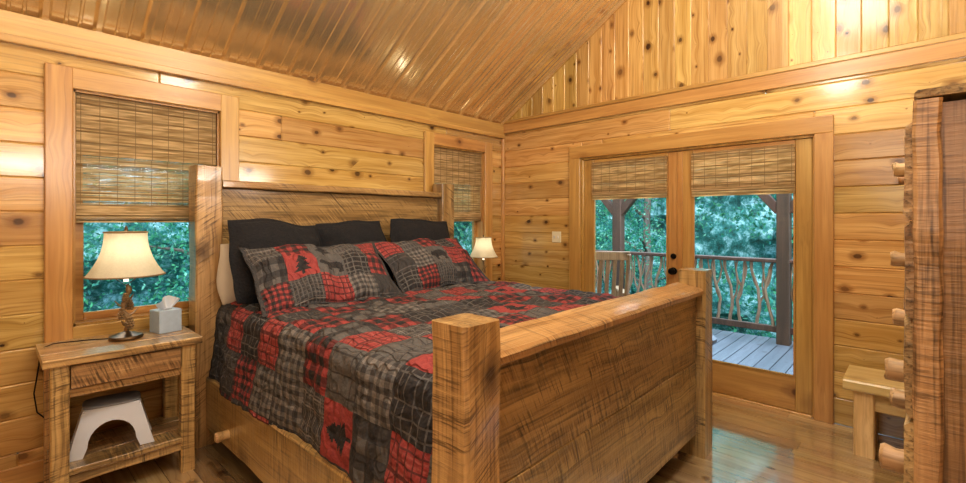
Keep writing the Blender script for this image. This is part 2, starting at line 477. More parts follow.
window(1,W1,'pine-framed window half covered by a woven shade')
window(2,W2,'pine-framed window beyond the headboard')

def bamboo(name,label,w,h,valance,loc,rz,folds=2,group=None):
    e=thing(name,label,'window shade',loc,rz,group)
    bm=bmesh.new()
    p=.0090;z=-.0
    while z>-h+.03:
        tz=random.choice((.0058,.0066,.0074,.0080,.0086))
        yy=.0+.002*math.sin(z*11)
        box(bm,-w/2+random.uniform(0,.003),w/2-random.uniform(0,.003),yy,yy+.002,z-tz,z); z-=p
    part(e,'slat_panel',mesh_from_bm(bm,'slats'),bamboo_m)
    bm=bmesh.new(); z=-.0
    while z>-valance:
        tz=random.uniform(.0060,.0082)
        box(bm,-w/2,w/2,-.022,-.020,z-tz,z); z-=p
    part(e,'valance',mesh_from_bm(bm,'valance'),bamboo_m)
    bm=bmesh.new()
    for k in range(folds):
        d=.008+.006*k
        zz=-h+.0+.035*k
        for q in range(7):
            box(bm,-w/2,w/2,-d-.002,-d,zz+q*p,zz+q*p+.0084)
    box(bm,-w/2,w/2,-.010,.004,-h-.010,-h+.006)
    part(e,'bottom_fold',mesh_from_bm(bm,'fold'),bamboo_m)
    bm=bmesh.new(); n=max(5,int(w/.085))
    for i in range(n+1):
        x=-w/2+.02+(w-.04)*i/n
        box(bm,x-.0012,x+.0012,-.0245,-.0225,-valance,0); box(bm,x-.0012,x+.0012,-.0045,-.0025,-h,-valance)
    part(e,'stitching',mesh_from_bm(bm,'thread'),thread_m)
    bm=bmesh.new(); box(bm,-w/2,w/2,-.018,.012,-.02,.0,.002)
    part(e,'headrail',mesh_from_bm(bm,'headrail'),trimw('X'))
    return e
bamboo('woven_wood_shade','long woven bamboo shade lowered over the window beside the lit lamp',.735,.745,.36,(-3.41,.038,2.19),0)
bamboo('woven_wood_shade','long woven bamboo shade lowered in the window beyond the headboard',.715,.745,.36,(-.705,.038,2.19),0)

def door(n,y0,y1,knob_side,label):
    e=bpy.data.objects.new('door_%d'%n,None); e["kind"]="structure"; e["label"]=label; link(e); e.location=(.02,(y0+y1)/2,0.0)
    hw=(y1-y0)/2; s=.105; b=.27; t=.10; H=2.055
    bm=bmesh.new()
    box(bm,0,.045,-hw,-hw+s,.015,H,.004); box(bm,0,.045,hw-s,hw,.015,H,.004)
    part(e,'stile',mesh_from_bm(bm,'stile'),trimw('Z'))
    bm=bmesh.new()
    box(bm,0,.045,-hw+s,hw-s,.015,b,.004); box(bm,0,.045,-hw+s,hw-s,H-t+.06,H,.004)
    part(e,'rail',mesh_from_bm(bm,'rail'),trimw('Y'))
    bm=bmesh.new(); m=.012
    a0,a1,c0,c1=-hw+s,hw-s,b,H-t+.06
    box(bm,-.008,.01,a0,a0+m,c0,c1);box(bm,-.008,.01,a1-m,a1,c0,c1);box(bm,-.008,.01,a0+m,a1-m,c0,c0+m);box(bm,-.008,.01,a0+m,a1-m,c1-m,c1)
    part(e,'glazing_bead',mesh_from_bm(bm,'bead'),trimw('Z'))
    bm=bmesh.new()
    vs=[bm.verts.new(p) for p in ((.022,a0,c0),(.022,a1,c0),(.022,a1,c1),(.022,a0,c1))]; bm.faces.new(vs)
    part(e,'glass_pane',mesh_from_bm(bm,'glass'),glass_m)
    if knob_side:
        ky=knob_side*(hw-.055)
        for nm,z,r in (('knob',1.0,.030),('deadbolt',1.13,.024)):
            bm=bmesh.new(); pr=[(.012,0),(r*1.05,.001),(r*1.05,.008),(.011,.012),(.011,.03),(r*.9,.038),(r,.052),(r*.7,.064),(.003,.067)] if nm=='knob' else [(r,0),(r,.012),(r*.8,.018),(.003,.02)]
            lathe(bm,pr,20)
            part(e,nm,mesh_from_bm(bm,nm,True),black_metal,'black round door '+nm,loc=(0,ky,z),rot=(0,-math.pi/2,0))
door(1,-2.03,-1.075,-1,'glazed pine patio door leaf with black knob')
door(2,-2.985,-2.035,0,'glazed pine patio door leaf with full-height pane')
bamboo('woven_wood_shade','short woven bamboo shade gathered high on the knobbed door',.745,.36,.30,(.005,-1.553,2.02),-math.pi/2)
bamboo('woven_wood_shade','short woven bamboo shade gathered high on the wider door pane',.745,.36,.30,(.005,-2.51,2.02),-math.pi/2)
trim([(-.03,0,-.925+0,-1.05,0,2.075),(-.03,0,-3.115,-3.0,0,2.075)],'Z','pine side casings of the patio doors')
trim([(-.03,0,-3.115,-.925,2.075,2.20)],'Y','pine head casing above the patio doors')
trim([(0,.14,-1.075,-1.045,0,2.08),(0,.14,-3.015,-2.987,0,2.08),(0,.14,-3.0,-1.06,2.056,2.10)],'Z','door jamb')
trim([(-.005,.16,-2.987,-1.075,-.02,.014)],'Y','door threshold')
trim([(.005,.02,-2.055,-2.01,.02,2.05)],'Z','astragal between doors')

# ------------------------------------------------------------------ BED
bed=thing('bed','king bed of rough-sawn barnwood with heavy square posts','bed',(-2.1,-1.34,0))
BX,BY=-2.1,-1.34
def L(x,y,z): return (x-BX,y-BY,z)
S=.158
bm=bmesh.new(); zs=[.25,.62,.98,1.33,1.665]
for i in range(4): beam(bm,L(-3.07,-.115,(zs[i]+zs[i+1])/2),L(-1.11,-.115,(zs[i]+zs[i+1])/2),.05,zs[i+1]-zs[i]-.003,.004,.003,24)
hb=part(bed,'headboard',mesh_from_bm(bm,'headboard'),barn('X'))
bm=bmesh.new(); beam(bm,L(-3.065,-.13,1.69),L(-1.12,-.13,1.69),.15,.05,.008,.005,24)
part(hb,'top_cap',mesh_from_bm(bm,'cap'),barnlight('X'))
for px in (-3.15,-1.06):
    bm=bmesh.new(); beam(bm,L(px,-.14,0),L(px,-.14,1.80),S,S,.010,.007,18)
    part(hb,'post',mesh_from_bm(bm,'post'),barnlight('Z') if px<-2 else barn('Z'))
FY=-2.53
bm=bmesh.new(); zs=[.13,.58,1.0]
for i in range(2): beam(bm,L(-3.04,FY,(zs[i]+zs[i+1])/2),L(-1.15,FY,(zs[i]+zs[i+1])/2),.06,zs[i+1]-zs[i]-.002,.004,.003,24)
fb=part(bed,'footboard',mesh_from_bm(bm,'footboard'),barn('X'))
bm=bmesh.new(); beam(bm,L(-3.035,FY+.012,1.022),L(-1.155,FY+.012,1.022),.165,.048,.012,.005,24,up=Vector((0,-.20,1)).normalized())
part(fb,'top_cap',mesh_from_bm(bm,'cap'),barnlight('X'))
for px in (-3.11,-1.08):
    bm=bmesh.new(); beam(bm,L(px,FY,0),L(px,FY,1.14),S,S,.012,.007,14)
    part(fb,'post',mesh_from_bm(bm,'post'),barnlight('Z') if px<-2 else barn('Z'))
for sx in (-3.145,-1.055):
    bm=bmesh.new(); beam(bm,L(sx,-.22,.275),L(sx,-2.45,.275),.05,.33,.008,.005,24)
    r=part(bed,'side_rail',mesh_from_bm(bm,'rail'),barnlight('Y'))
    if sx<-2:
        for yy in (-.62,-1.75):
            bm=bmesh.new(); tube(bm,[L(sx-.02,yy,.20),L(sx-.05,yy,.20),L(sx-.085,yy,.20),L(sx-.095,yy,.20)],[.028,.026,.030,.022],12,.003)
            part(r,'drawer_pull',mesh_from_bm(bm,'pull',True),log_m,'peeled log knob')
bm=bmesh.new(); box(bm,-3.06+2.1,-1.14+2.1,-2.44-BY,-.2-BY,.40,.62,.03); part(bed,'box_spring',mesh_from_bm(bm,'boxspring',True),mattress_m)
bm=bmesh.new(); box(bm,-3.055+2.1,-1.145+2.1,-2.44-BY,-.2-BY,.622,.895,.05); part(bed,'mattress',mesh_from_bm(bm,'mattress',True),mattress_m)

# quilt pattern
BEAR=[(.06,.48),(.10,.58),(.18,.66),(.22,.72),(.26,.67),(.36,.68),(.55,.76),(.75,.73),(.88,.64),(.94,.48),(.92,.2),(.76,.2),(.78,.38),(.66,.43),(.52,.41),(.46,.2),(.32,.2),(.32,.42),(.2,.44)]
def inpoly(x,y,P):
    c=False;n=len(P);j=n-1
    for i in range(n):
        xi,yi=P[i];xj,yj=P[j]
        if (yi>y)!=(yj>y) and x<(xj-xi)*(y-yi)/(yj-yi)+xi: c=not c
        j=i
    return c
def tree(u,v):
    if .46<u<.54 and .1<v<.3: return True
    for base,top,w in ((.25,.52,.30),(.42,.70,.24),(.6,.9,.17)):
        if base<v<top and abs(u-.5)<w*(1-(v-base)/(top-base)): return True
    return False
RED=(.36,.058,.055); RL=(.41,.10,.09); DR=(.14,.027,.028); BK=(.024,.023,.026); GR=(.125,.12,.117); LG=(.22,.205,.19); CH=(.052,.050,.052)
def check(u,v,n,A,B,C):
    a=int(u*n)%2;b=int(v*n)%2
    return A if a+b==0 else (B if a+b==1 else C)
def ln(u,v,n,w): return abs(u*n%1-.5)<w or abs(v*n%1-.5)<w
def kind(k,u,v):
    if u<.012 or v<.012: return CH
    if k=='rb': return check(u,v,6,RED,DR,BK)
    if k=='rt': return BK if tree(u,v) else RED
    if k=='rp': return DR if ln(u,v,5,.10) else (RL if abs(u*10%1-.5)<.12 else RED)
    if k=='rc': return check(u,v,10,RED,DR,BK)
    if k=='cp': return GR if ln(u,v,4,.05) else CH
    if k=='gg': return check(u,v,10,LG,GR,CH)
    if k=='be': return BK if inpoly(u,v,BEAR) else (LG if ln(u,v,4,.03) else GR)
    if k=='gt': return BK if tree(u,v) else GR
    if k=='gp': return LG if ln(u,v,4,.05) else (GR if ln(u,v,8,.1) else CH)
    if k=='gl': return CH if ln(u,v,3,.04) else GR
    if k=='bp': return GR if ln(u,v,5,.07) else BK
    return check(u,v,4,GR,CH,BK)
EV=['rb','rb','rt','rp','rp','rp','rc','cp','rb','gg']; OD=['be','gt','gg','gp','gp','cp','bp','bp','gl','xx','xx','cp']
def pat(x,y,seed=0,cell=.215):
    i=math.floor(x/cell);j=math.floor(y/cell)
    rr=random.Random(i*7349+j*9151+seed*131)
    return kind(rr.choice(EV if (i+j)%2==0 else OD),x/cell-i,y/cell-j)
def paint(me,cols):
    at=me.color_attributes.new(name='Col',type='FLOAT_COLOR',domain='CORNER')
    arr=np.ones((len(me.loops),4),dtype=np.float32)
    lt=np.empty(len(me.polygons),dtype=np.int32); me.polygons.foreach_get('loop_total',lt)
    cols=np.array(cols,dtype=np.float32)
    arr[:,:3]=np.repeat(cols,lt,axis=0)
    at.data.foreach_set('color',arr.ravel())
qx=-2.1; hw=1.005; drop=.46; rad=.09; y_head=-.235; y_foot=-2.435; ztop=.915
step=.0072; QC=.24
ns=int((2*hw+2*drop)/step); nt=int((y_head-y_foot)/step)
verts=[];faces=[];cols=[]
for i in range(ns+1):
    s=-(hw+drop)+ (2*hw+2*drop)*i/ns
    for j in range(nt+1):
        t=j/nt; y=y_head+(y_foot-y_head)*t
        sg=-1 if s<0 else 1; a=abs(s)
        arc=rad*math.pi/2; flat=hw-rad
        if a<flat: x=a;z=ztop; nx,nz=0,1
        elif a<flat+arc:
            th=(a-flat)/rad; x=flat+rad*math.sin(th); z=ztop-rad*(1-math.cos(th)); nx,nz=math.sin(th),math.cos(th)
        else:
            d=a-flat-arc; x=hw+d*.13; z=ztop-rad-d*.985; nx,nz=1,.1
            k=min(1,d/.25)
            x+=(.016*math.sin(y*5+1.2*math.sin(y*2.1)+ (0 if sg<0 else 2))+.008*math.sin(y*15+2*math.sin(y*3)))*k
            z+=.006*math.sin(y*4.3)*min(1,d/.3)
        q=Vector((qx+x*sg,y,z))
        w=noise.noise(Vector((x*sg*3.2,y*3.2,0)))*.020+noise.noise(Vector((s*8,y*8,3)))*.012+noise.noise(Vector((s*18,y*18,8)))*.008
        w+=.011*abs(math.sin(s*math.pi/(QC/2))*math.sin(y*math.pi/(QC/2)))**.6
        q+=Vector((nx*sg,0,nz))*(w+.008)
        verts.append(q)
for i in range(ns):
    s=-(hw+drop)+(2*hw+2*drop)*(i+.5)/ns
    for j in range(nt):
        a=i*(nt+1)+j
        faces.append((a,a+1,a+nt+2,a+nt+1))
        y=y_head+(y_foot-y_head)*(j+.5)/nt
        cols.append(pat(s+QC*12,y+QC*26,17,QC))
me=bpy.data.meshes.new('quilt'); me.from_pydata(verts,[],faces); me.polygons.foreach_set('use_smooth',[True]*len(me.polygons)); paint(me,cols)
qo=thing('patchwork_quilt','patchwork quilt in red buffalo check, grey plaid and black','quilt',(0,0,0),mesh=me,mat=quilt_m)
md=qo.modifiers.new('solid','SOLIDIFY'); md.thickness=.012; md.offset=-1

def pillow(name,label,a,b,T,loc,rot,mat,grid=None,group=None,res=None,wr=.012,flange=0,rnd=0.0):
    n=res or 32; verts=[];faces=[];cols=[]
    sd=random.random()*30
    def P(u,v,side):
        if rnd>0:
            x=a*u*math.sqrt(1-rnd*v*v); y=b*v*math.sqrt(1-rnd*u*u)
        else:
            x=a*u*(1-.05*(1-v*v)*abs(u)); y=b*v*(1-.07*(1-u*u)*abs(v))
        uu=min(1,abs(u)/(1-flange));vv=min(1,abs(v)/(1-flange))
        h=T*max(0,(1-uu**2.4))**.55*max(0,(1-vv**2.4))**.55
        w=(noise.noise(Vector((x*6+sd,y*6,side)))+.5*noise.noise(Vector((x*14+sd,y*14,side))))*wr*min(1,h/T*1.5+.25)
        y+=noise.noise(Vector((x*4+sd,0,5)))*.03
        x+=noise.noise(Vector((y*5+sd,3,5)))*.02
        return Vector((x,y,side*(h+.003)+w))
    for side in (1,-1):
        base=len(verts)
        for i in range(n+1):
            for j in range(n+1): verts.append(P(-1+2*i/n,-1+2*j/n,side))
        for i in range(n):
            for j in range(n):
                q=base+i*(n+1)+j; f=(q,q+n+1,q+n+2,q+1)
                faces.append(f if side>0 else tuple(reversed(f)))
                if grid is not None:
                    u=(i+.5)/n;v=(j+.5)/n
                    if flange and (abs(2*u-1)>1-flange*.7 or abs(2*v-1)>1-flange*.9): cols.append(CH)
                    else:
                        nr=len(grid);nc=len(grid[0]); gu=u*nc; gv=(1-v)*nr
                        cols.append(kind(grid[min(nr-1,int(gv))][min(nc-1,int(gu))],gu%1,1-(gv%1)))
    N=(n+1)**2
    for k in range(n):
        idx=[(k*(n+1),(k+1)*(n+1)),((k+1)*(n+1)+n,k*(n+1)+n),(k+1,k),(n*(n+1)+k,n*(n+1)+k+1)]
        for p,q in idx:
            faces.append((q,p,p+N,q+N)); cols.append(CH)
    me=bpy.data.meshes.new(name); me.from_pydata(verts,[],faces); me.polygons.foreach_set('use_smooth',[True]*len(me.polygons))
    if grid is not None: paint(me,cols)
    me.validate()
    o=thing(name,label,'pillow',loc,0,group,mesh=me,mat=mat); o.rotation_euler=rot
    return o
R=math.radians
pillow('pillow','cream cotton pillow standing against the headboard',.32,.21,.08,(-2.80,-.265,1.09),(R(78),R(2),R(2)),white_cloth,rnd=.12)
pillow('black_pillow','black fleece square pillow leaning beside the cream pillow',.33,.29,.10,(-2.78,-.43,1.18),(R(66),R(4),R(5)),black_cloth,group='black fleece pillows',rnd=.10,wr=.022,flange=.08)
pillow('black_pillow','black fleece square pillow leaning between two others',.29,.27,.09,(-2.16,-.36,1.18),(R(72),R(-3),R(-2)),black_cloth,group='black fleece pillows',rnd=.10,wr=.022,flange=.08)
pillow('black_pillow','wide black fleece pillow leaning by the farther bed post',.35,.27,.09,(-1.48,-.36,1.20),(R(72),R(3),R(2)),black_cloth,group='black fleece pillows',rnd=.10,wr=.022,flange=.08)
pillow('pillow_sham','patchwork pillow sham with tree and bear, before the cream pillow',.48,.28,.09,(-2.60,-.70,1.10),(R(41),0,R(-2)),quilt_m,grid=[['gp','rb','gt','gp','rp'],['xx','rt','be','bp','rb'],['rc','gp','rp','gg','cp']],group='patchwork shams',res=120,flange=.06,wr=.03)
pillow('pillow_sham','patchwork pillow sham with red and grey plaid squares',.48,.28,.09,(-1.63,-.66,1.10),(R(41),0,R(2)),quilt_m,grid=[['rp','gp','rb','bp','rp'],['cp','gg','be','rp','rb'],['bp','rc','gp','xx','rb']],group='patchwork shams',res=120,flange=.06,wr=.03)

# ------------------------------------------------------------------ NIGHTSTAND
def nightstand(loc,label):
    e=thing('nightstand',label,'nightstand',loc,0)
    w,d,H=.62,.44,.77
    bm=bmesh.new(); 
    for k in range(3):
        beam(bm,(-w/2-.03,-d/2-.015+(k+.5)*.158-.007,H-.02),(w/2+.03,-d/2-.015+(k+.5)*.158-.007,H-.02),.156,.04,.005,.003,12)
    part(e,'table_top',mesh_from_bm(bm,'top'),barnlight('X'))
    for sx in (-1,1):
        for sy in (-1,1):
            bm=bmesh.new(); beam(bm,(sx*(w/2-.035),sy*(d/2-.035),0),(sx*(w/2-.035),sy*(d/2-.035),H-.04),.07,.07,.006,.003,10)
            part(e,'leg',mesh_from_bm(bm,'leg'),barnlight('Z'))
    bm=bmesh.new()
    box(bm,-w/2+.05,w/2-.05,-d/2+.02,-d/2+.045,.56,.60,.003)
    box(bm,-w/2+.05,w/2-.05,d/2-.05,d/2-.03,.55,.73,.003)
    box(bm,-w/2+.02,-w/2+.045,-d/2+.04,d/2-.04,.56,.73,.003); box(bm,w/2-.045,w/2-.02,-d/2+.04,d/2-.04,.56,.73,.003)
    part(e,'apron',mesh_from_bm(bm,'apron'),barnlight('X'))
    bm=bmesh.new(); beam(bm,(-w/2+.075,-d/2+.012,.665),(w/2-.075,-d/2+.012,.665),.03,.115,.004,.003,12)
    part(e,'drawer',mesh_from_bm(bm,'drawer'),barn('X'),'drawer front')
    bm=bmesh.new(); 
    for k in range(3): beam(bm,(-w/2+.01,-d/2+.075+.145*k,.19),(w/2-.01,-d/2+.075+.145*k,.19),.143,.03,.004,.004,12)
    part(e,'shelf',mesh_from_bm(bm,'shelf'),barn('X'))
    for yy in (-d/2+.03,d/2-.04):
        bm=bmesh.new(); beam(bm,(-w/2+.07,yy,.15),(w/2-.07,yy,.15),.03,.05,.004,.003,12)
        part(e,'stretcher',mesh_from_bm(bm,'stretch'),barn('X'))
    return e
ns1=nightstand((-3.61,-.262,0),'rustic honey wood nightstand holding a lamp and tissue box')
ns2=nightstand((-.62,-.262,0),'rustic honey wood nightstand on the far side of the bed')

def lamp(loc,label,sc=1.0,watts=7):
    e=thing('table_lamp',label,'lamp',loc,0); e.scale=(sc,sc,sc)
    bm=bmesh.new(); lathe(bm,[(.078,0),(.082,.008),(.078,.018),(.055,.024),(.03,.034),(.012,.04)],32)
    part(e,'base',mesh_from_bm(bm,'base',True),bronze)
    bm=bmesh.new()
    pts=[];rr=[]
    for i in range(19):
        t=i/18; pts.append((.014*math.sin(t*9),.010*math.cos(t*7),.035+t*.27)); rr.append(.011+.005*math.sin(t*23))
    tube(bm,pts,rr,10,.003)
    for (cx,cy,cz,s) in ((.014,-.014,.09,.032),(-.020,-.010,.145,.029),(.018,.004,.19,.026),(-.006,-.018,.235,.023)):
        for q in range(5):
            zz=cz-s+q*s*.45; rad2=s*(1-.17*abs(q-1.5))*.72
            for k in range(7):
                an=k*2*math.pi/7+q*.45
                v0=Vector((cx+rad2*math.cos(an),cy+rad2*math.sin(an),zz))
                tube(bm,[Vector((cx,cy,zz+.004)),v0,v0+Vector((math.cos(an)*.003,math.sin(an)*.003,.004))],[.007,.006,.001],5)
    for (an,z0,ln_) in ((.3,.12,.065),(2.5,.17,.06),(4.2,.07,.065),(5.3,.21,.05)):
        tube(bm,[(0,0,z0),(ln_*.6*math.cos(an),ln_*.6*math.sin(an),z0+.02),(ln_*math.cos(an),ln_*math.sin(an),z0+.045)],[.007,.006,.002],6)
    part(e,'stem',mesh_from_bm(bm,'stem',True),plain('antique_branch',(.28,.19,.10),.45,.25,.6,40),'bronze branch stem with pinecones')
    bm=bmesh.new(); prof=[]
    for i in range(17):
        t=i/16; z=.362+t*.246
        r=.184-.084*(1-(1-t)**2.2)
        prof.append((r,z))
    mod=lambda a,z:1+.010*math.cos(a*12)
    lathe(bm,prof,72,cap=False,mod=mod)
    sh=part(e,'lamp_shade',mesh_from_bm(bm,'shade',True),shade_m,'cream bell-shaped fabric shade')
    for r,z in ((.185,.362),(.101,.608)):
        bm=bmesh.new()
        tube(bm,[(r*math.cos(a*math.pi/24),r*math.sin(a*math.pi/24),z) for a in range(49)],.0045,6)
        part(sh,'shade_trim',mesh_from_bm(bm,'shadetrim',True),braid_m)
    bm=bmesh.new()
    tube(bm,[(0,0,.30),(.045,0,.34),(.06,0,.42),(.04,0,.56),(0,0,.615),(-.04,0,.56),(-.06,0,.42),(-.045,0,.34),(0,0,.30)],.002,6)
    tube(bm,[(-.098,0,.607),(.098,0,.607)],.002,6)
    lathe(bm,[(.003,.61),(.010,.618),(.008,.632),(.002,.645)],12)
    part(e,'harp',mesh_from_bm(bm,'harp',True),bronze)
    bm=bmesh.new(); lathe(bm,[(.012,.325),(.014,.36),(.018,.38),(.03,.42),(.03,.445),(.018,.47),(.003,.48)],16)
    g=G('bulb_glow'); g.set(Base_Color=(1,.85,.6)); g.b.inputs['Emission Color'].default_value=(1,.90,.74,1); g.b.inputs['Emission Strength'].default_value=1.5
    part(e,'bulb',mesh_from_bm(bm,'bulb',True),g.m)
    ld=bpy.data.lights.new('bulb_light','POINT'); ld.energy=watts; ld.color=(1,.90,.72); ld.shadow_soft_size=.05
    lo=bpy.data.objects.new('bulb_light',ld); lo.parent=e; lo.location=(0,0,.50); link(lo)
    return e
lamp1=lamp((-3.585,-.235,.772),'lit table lamp with pinecone branch stem beside tissue box',1,1.3)
lamp2=lamp((-.62,-.27,.772),'smaller lit cream-shaded table lamp beyond the bed',.82,1.0)
bm=bmesh.new()
tube(bm,[(-.06,.0,.008),(-.15,.07,.006),(-.30,.10,.008),(-.352,.10,-.01),(-.357,.105,-.1),(-.375,.13,-.25),(-.362,.15,-.36),(-.30,.18,-.45),(-.29,.19,-.52)],.0035,6)
part(lamp1,'cord',mesh_from_bm(bm,'cord',True),black_metal,'black power cord')

tb=thing('tissue_box','grey-blue cube tissue box with a white tissue','tissue box',(-3.385,-.20,.771),R(12))
bm=bmesh.new(); box(bm,-.062,.062,-.062,.062,0,.135,.003); part(tb,'box',mesh_from_bm(bm,'tbox'),plain('tissue_card',(.38,.46,.54),.6,0,.15,30))
bm=bmesh.new(); lathe(bm,[(.034,.1352),(.034,.1362)],24); part(tb,'opening',mesh_from_bm(bm,'topen'),plain('slot',(.25,.27,.3),.6))
bm=bmesh.new(); nu,nv=24,10; V={}
for i in range(nu+1):
    u=-1+2*i/nu
    for j in range(nv+1):
        t=j/nv
        half=.022+.052*t
        top=.085*(1-.40*abs(u-.15))
        V[i,j]=bm.verts.new((u*half+.012*t*t,.016*math.sin(u*5+t*2)*(.4+t)+.010*t*math.cos(u*3),.130+t*top))
for i in range(nu):
    for j in range(nv): bm.faces.new((V[i,j],V[i+1,j],V[i+1,j+1],V[i,j+1]))
bmesh.ops.solidify(bm,geom=bm.faces[:],thickness=.002)
part(tb,'tissue',mesh_from_bm(bm,'tissue',True),plain('tissue_white',(.82,.82,.84),.8,0,.03))

st=thing('step_stool','white plastic step stool with grey non-slip top','step stool',(-3.655,-.285,.207),R(-8)); st.scale=(.86,.88,.96)
bm=bmesh.new()
def arch(wb,wt,h,leg,rise):
    P=[(-wb/2,0),(-wb/2+leg,0)]
    for k in range(13):
        a=math.pi-k*math.pi/12
        P.append(((wb/2-leg)*.85*math.cos(a), rise*(.30+.70*math.sin(a))))
    P+= [(wb/2-leg,0),(wb/2,0),(wt/2+.004,h*.88),(wt/2-.012,h),(-wt/2+.012,h),(-wt/2-.004,h*.88)]
    return P
hh=.245
for sgn in (-1,1):
    polyext(bm,arch(.43,.28,hh,.075,.170),lambda a,b,t,s=sgn:Vector((a,s*(.135-.035*b/hh-t),b)),.014)
    polyext(bm,arch(.27,.20,hh,.055,.15),lambda a,b,t,s=sgn:Vector((s*(.213-.071*b/hh-t),a,b)),.014)
box(bm,-.145,.145,-.10,.10,hh-.012,hh+.002,.004)
part(st,'base',mesh_from_bm(bm,'stoolbase'),white_pl)
bm=bmesh.new(); 
rings=[]
for (k,z) in ((.98,.0),(1.0,.004),(.98,.010),(.94,.013)):
    rings.append([Vector((k*.148*math.copysign(abs(math.cos(a))**.45,math.cos(a)),k*.103*math.copysign(abs(math.sin(a))**.45,math.sin(a)),hh+.002+z)) for a in [2*math.pi*i/40+.01 for i in range(40)]])
loft(bm,rings); part(st,'tread',mesh_from_bm(bm,'tread',True),grey_pl,'grey textured tread')

sw=thing('light_switch','ivory double wall switch plate beside the patio doors','light switch',(-.001,-.755,1.27))
bm=bmesh.new(); box(bm,-.007,0,-.057,.057,-.058,.058,.003); part(sw,'plate',mesh_from_bm(bm,'plate'),plate_m)
for yy in (-.023,.023):
    bm=bmesh.new(); box(bm,-.014,-.006,yy-.004,yy+.004,-.014,.014,.001); part(sw,'toggle',mesh_from_bm(bm,'toggle'),white_pl)

benchm=wood('pale_pine_bench','Y',(.74,.55,.27),(.58,.38,.15),(.30,.15,.045),rough=.35,kamt=.5,coat=.3)
benchz=wood('pale_pine_bench_z','Z',(.74,.55,.27),(.58,.38,.15),(.30,.15,.045),rough=.35,kamt=.5,coat=.3)
bn=thing('bench','small honey pine log bench against the door wall','bench',(-.29,-3.57,0))
bm=bmesh.new(); beam(bm,(0,.36,.43),(0,-.40,.43),.40,.065,.010,.003,10); part(bn,'seat',mesh_from_bm(bm,'seat'),benchm)
for sy in (.26,-.30):
    for sx in (-.13,.13):
        bm=bmesh.new(); beam(bm,(sx,sy,0),(sx,sy,.398),.09,.10,.008,.003,8,up=Vector((0,1,0))); part(bn,'leg',mesh_from_bm(bm,'leg'),benchz,'square pine leg')
for sx in (-.13,.13):
    bm=bmesh.new(); beam(bm,(sx,.22,.34),(sx,-.26,.34),.045,.11,.006,.002,8); part(bn,'apron',mesh_from_bm(bm,'apron'),benchm)

# chest of drawers
cx0,cx1,cy1,cy0,CH_=-2.42,-1.48,-3.545,-4.06,1.79
ox,oy=(cx0+cx1)/2,(cy0+cy1)/2
ch=thing('chest_of_drawers','tall brown barnwood chest with rough drawers and log knobs','chest',(ox,oy,0))
hx=(cx1-cx0)/2; hy=(cy1-cy0)/2
for sx in (-1,1):
    bm=bmesh.new()
    yy=hy-.045
    for wd in (.205,.22):
        beam(bm,(sx*(hx-.025),yy-wd/2,.05),(sx*(hx-.025),yy-wd/2,CH_-.03),wd-.003,.022,.003,.004,14,up=Vector((1,0,0)))
        yy-=wd
    part(ch,'side_panel',mesh_from_bm(bm,'side'),red_sawn,'brown rough-sawn side boards')
bm=bmesh.new(); box(bm,-hx+.03,hx-.03,-hy,-hy+.02,.05,CH_-.05,.002); part(ch,'back_panel',mesh_from_bm(bm,'back'),red_sawn)
for sx in (-1,1):
    for sy in (-1,1):
        bm=bmesh.new(); beam(bm,(sx*(hx-.02),sy*(hy-.027),0),(sx*(hx-.02),sy*(hy-.027),CH_-.02),.058,.058,.008,.006,20,freq=9)
        part(ch,'post',mesh_from_bm(bm,'post'),chest_m)
bm=bmesh.new(); beam(bm,(-hx-.004,-.01,CH_),(hx+.004,-.01,CH_),2*hy+.02,.022,.008,.004,14)
part(ch,'top_board',mesh_from_bm(bm,'ctop'),chestx_m)
nd=6; dz=(CH_-.16)/nd
kr=random.Random(4)
for k in range(nd):
    z0=.09+k*dz
    bm=bmesh.new(); beam(bm,(-hx+.02,hy+.002,z0+dz/2),(hx-.02,hy+.002,z0+dz/2),.034,dz-.010,.012,.008,26,freq=6)
    dr=part(ch,'drawer',mesh_from_bm(bm,'drw'),chestx_m,'rough live-edge drawer front')
    for sx in (-.36,.25):
        lg=(.064-.006*k if k<4 else .026)+kr.uniform(-.006,.006)
        zz=z0+dz/2+kr.uniform(-.035,.035); rr=.042-.003*k if k<4 else .022
        bm=bmesh.new(); tube(bm,[(sx,hy+.005,zz),(sx,hy+.02+lg*.4,zz),(sx,hy+.02+lg*.85,zz+.003),(sx,hy+.02+lg,zz+.003)],[rr*.95,rr*.95,rr*1.0,rr*.78],16,.006)
        part(dr,'knob',mesh_from_bm(bm,'knob',True),log_m,'peeled log end knob')

# ------------------------------------------------------------------ OUTSIDE
bm=bmesh.new(); y=-6.0
while y<2.5:
    box(bm,.17,2.75,y,y+.136,-.10,-.06,.004); y+=.142
box(bm,.1,2.75,-6,2.5,-.3,-.11)
thing('deck','weathered grey plank deck outside the patio doors','deck',(0,0,0),mesh=mesh_from_bm(bm,'deck'),mat=deck_m)
RXx=2.5
posts=[-4.55,-2.36,-.19,2.0]
for k,py in enumerate(posts):
    e=thing('porch_post','dark brown square porch post with angled brace','post',(RXx,py,-.06),group='porch posts')
    bm=bmesh.new(); beam(bm,(0,0,0),(0,0,2.42),.14,.14,.008,.002,6); part(e,'shaft',mesh_from_bm(bm,'pp'),darkwood)
    for sg in (-1,1):
        bm=bmesh.new(); beam(bm,(0,sg*.05,1.62),(0,sg*.62,2.32),.10,.10,.006,.002,4,up=Vector((1,0,0)))
        part(e,'brace',mesh_from_bm(bm,'br'),darkwood)
bm=bmesh.new(); beam(bm,(RXx,-6,2.46),(RXx,2.5,2.46),.14,.2,.008,.002,6)
thing('porch_beam','dark brown beam carried by the porch posts','beam',mesh=mesh_from_bm(bm,'pb'),mat=darkwood)
bvars=[]
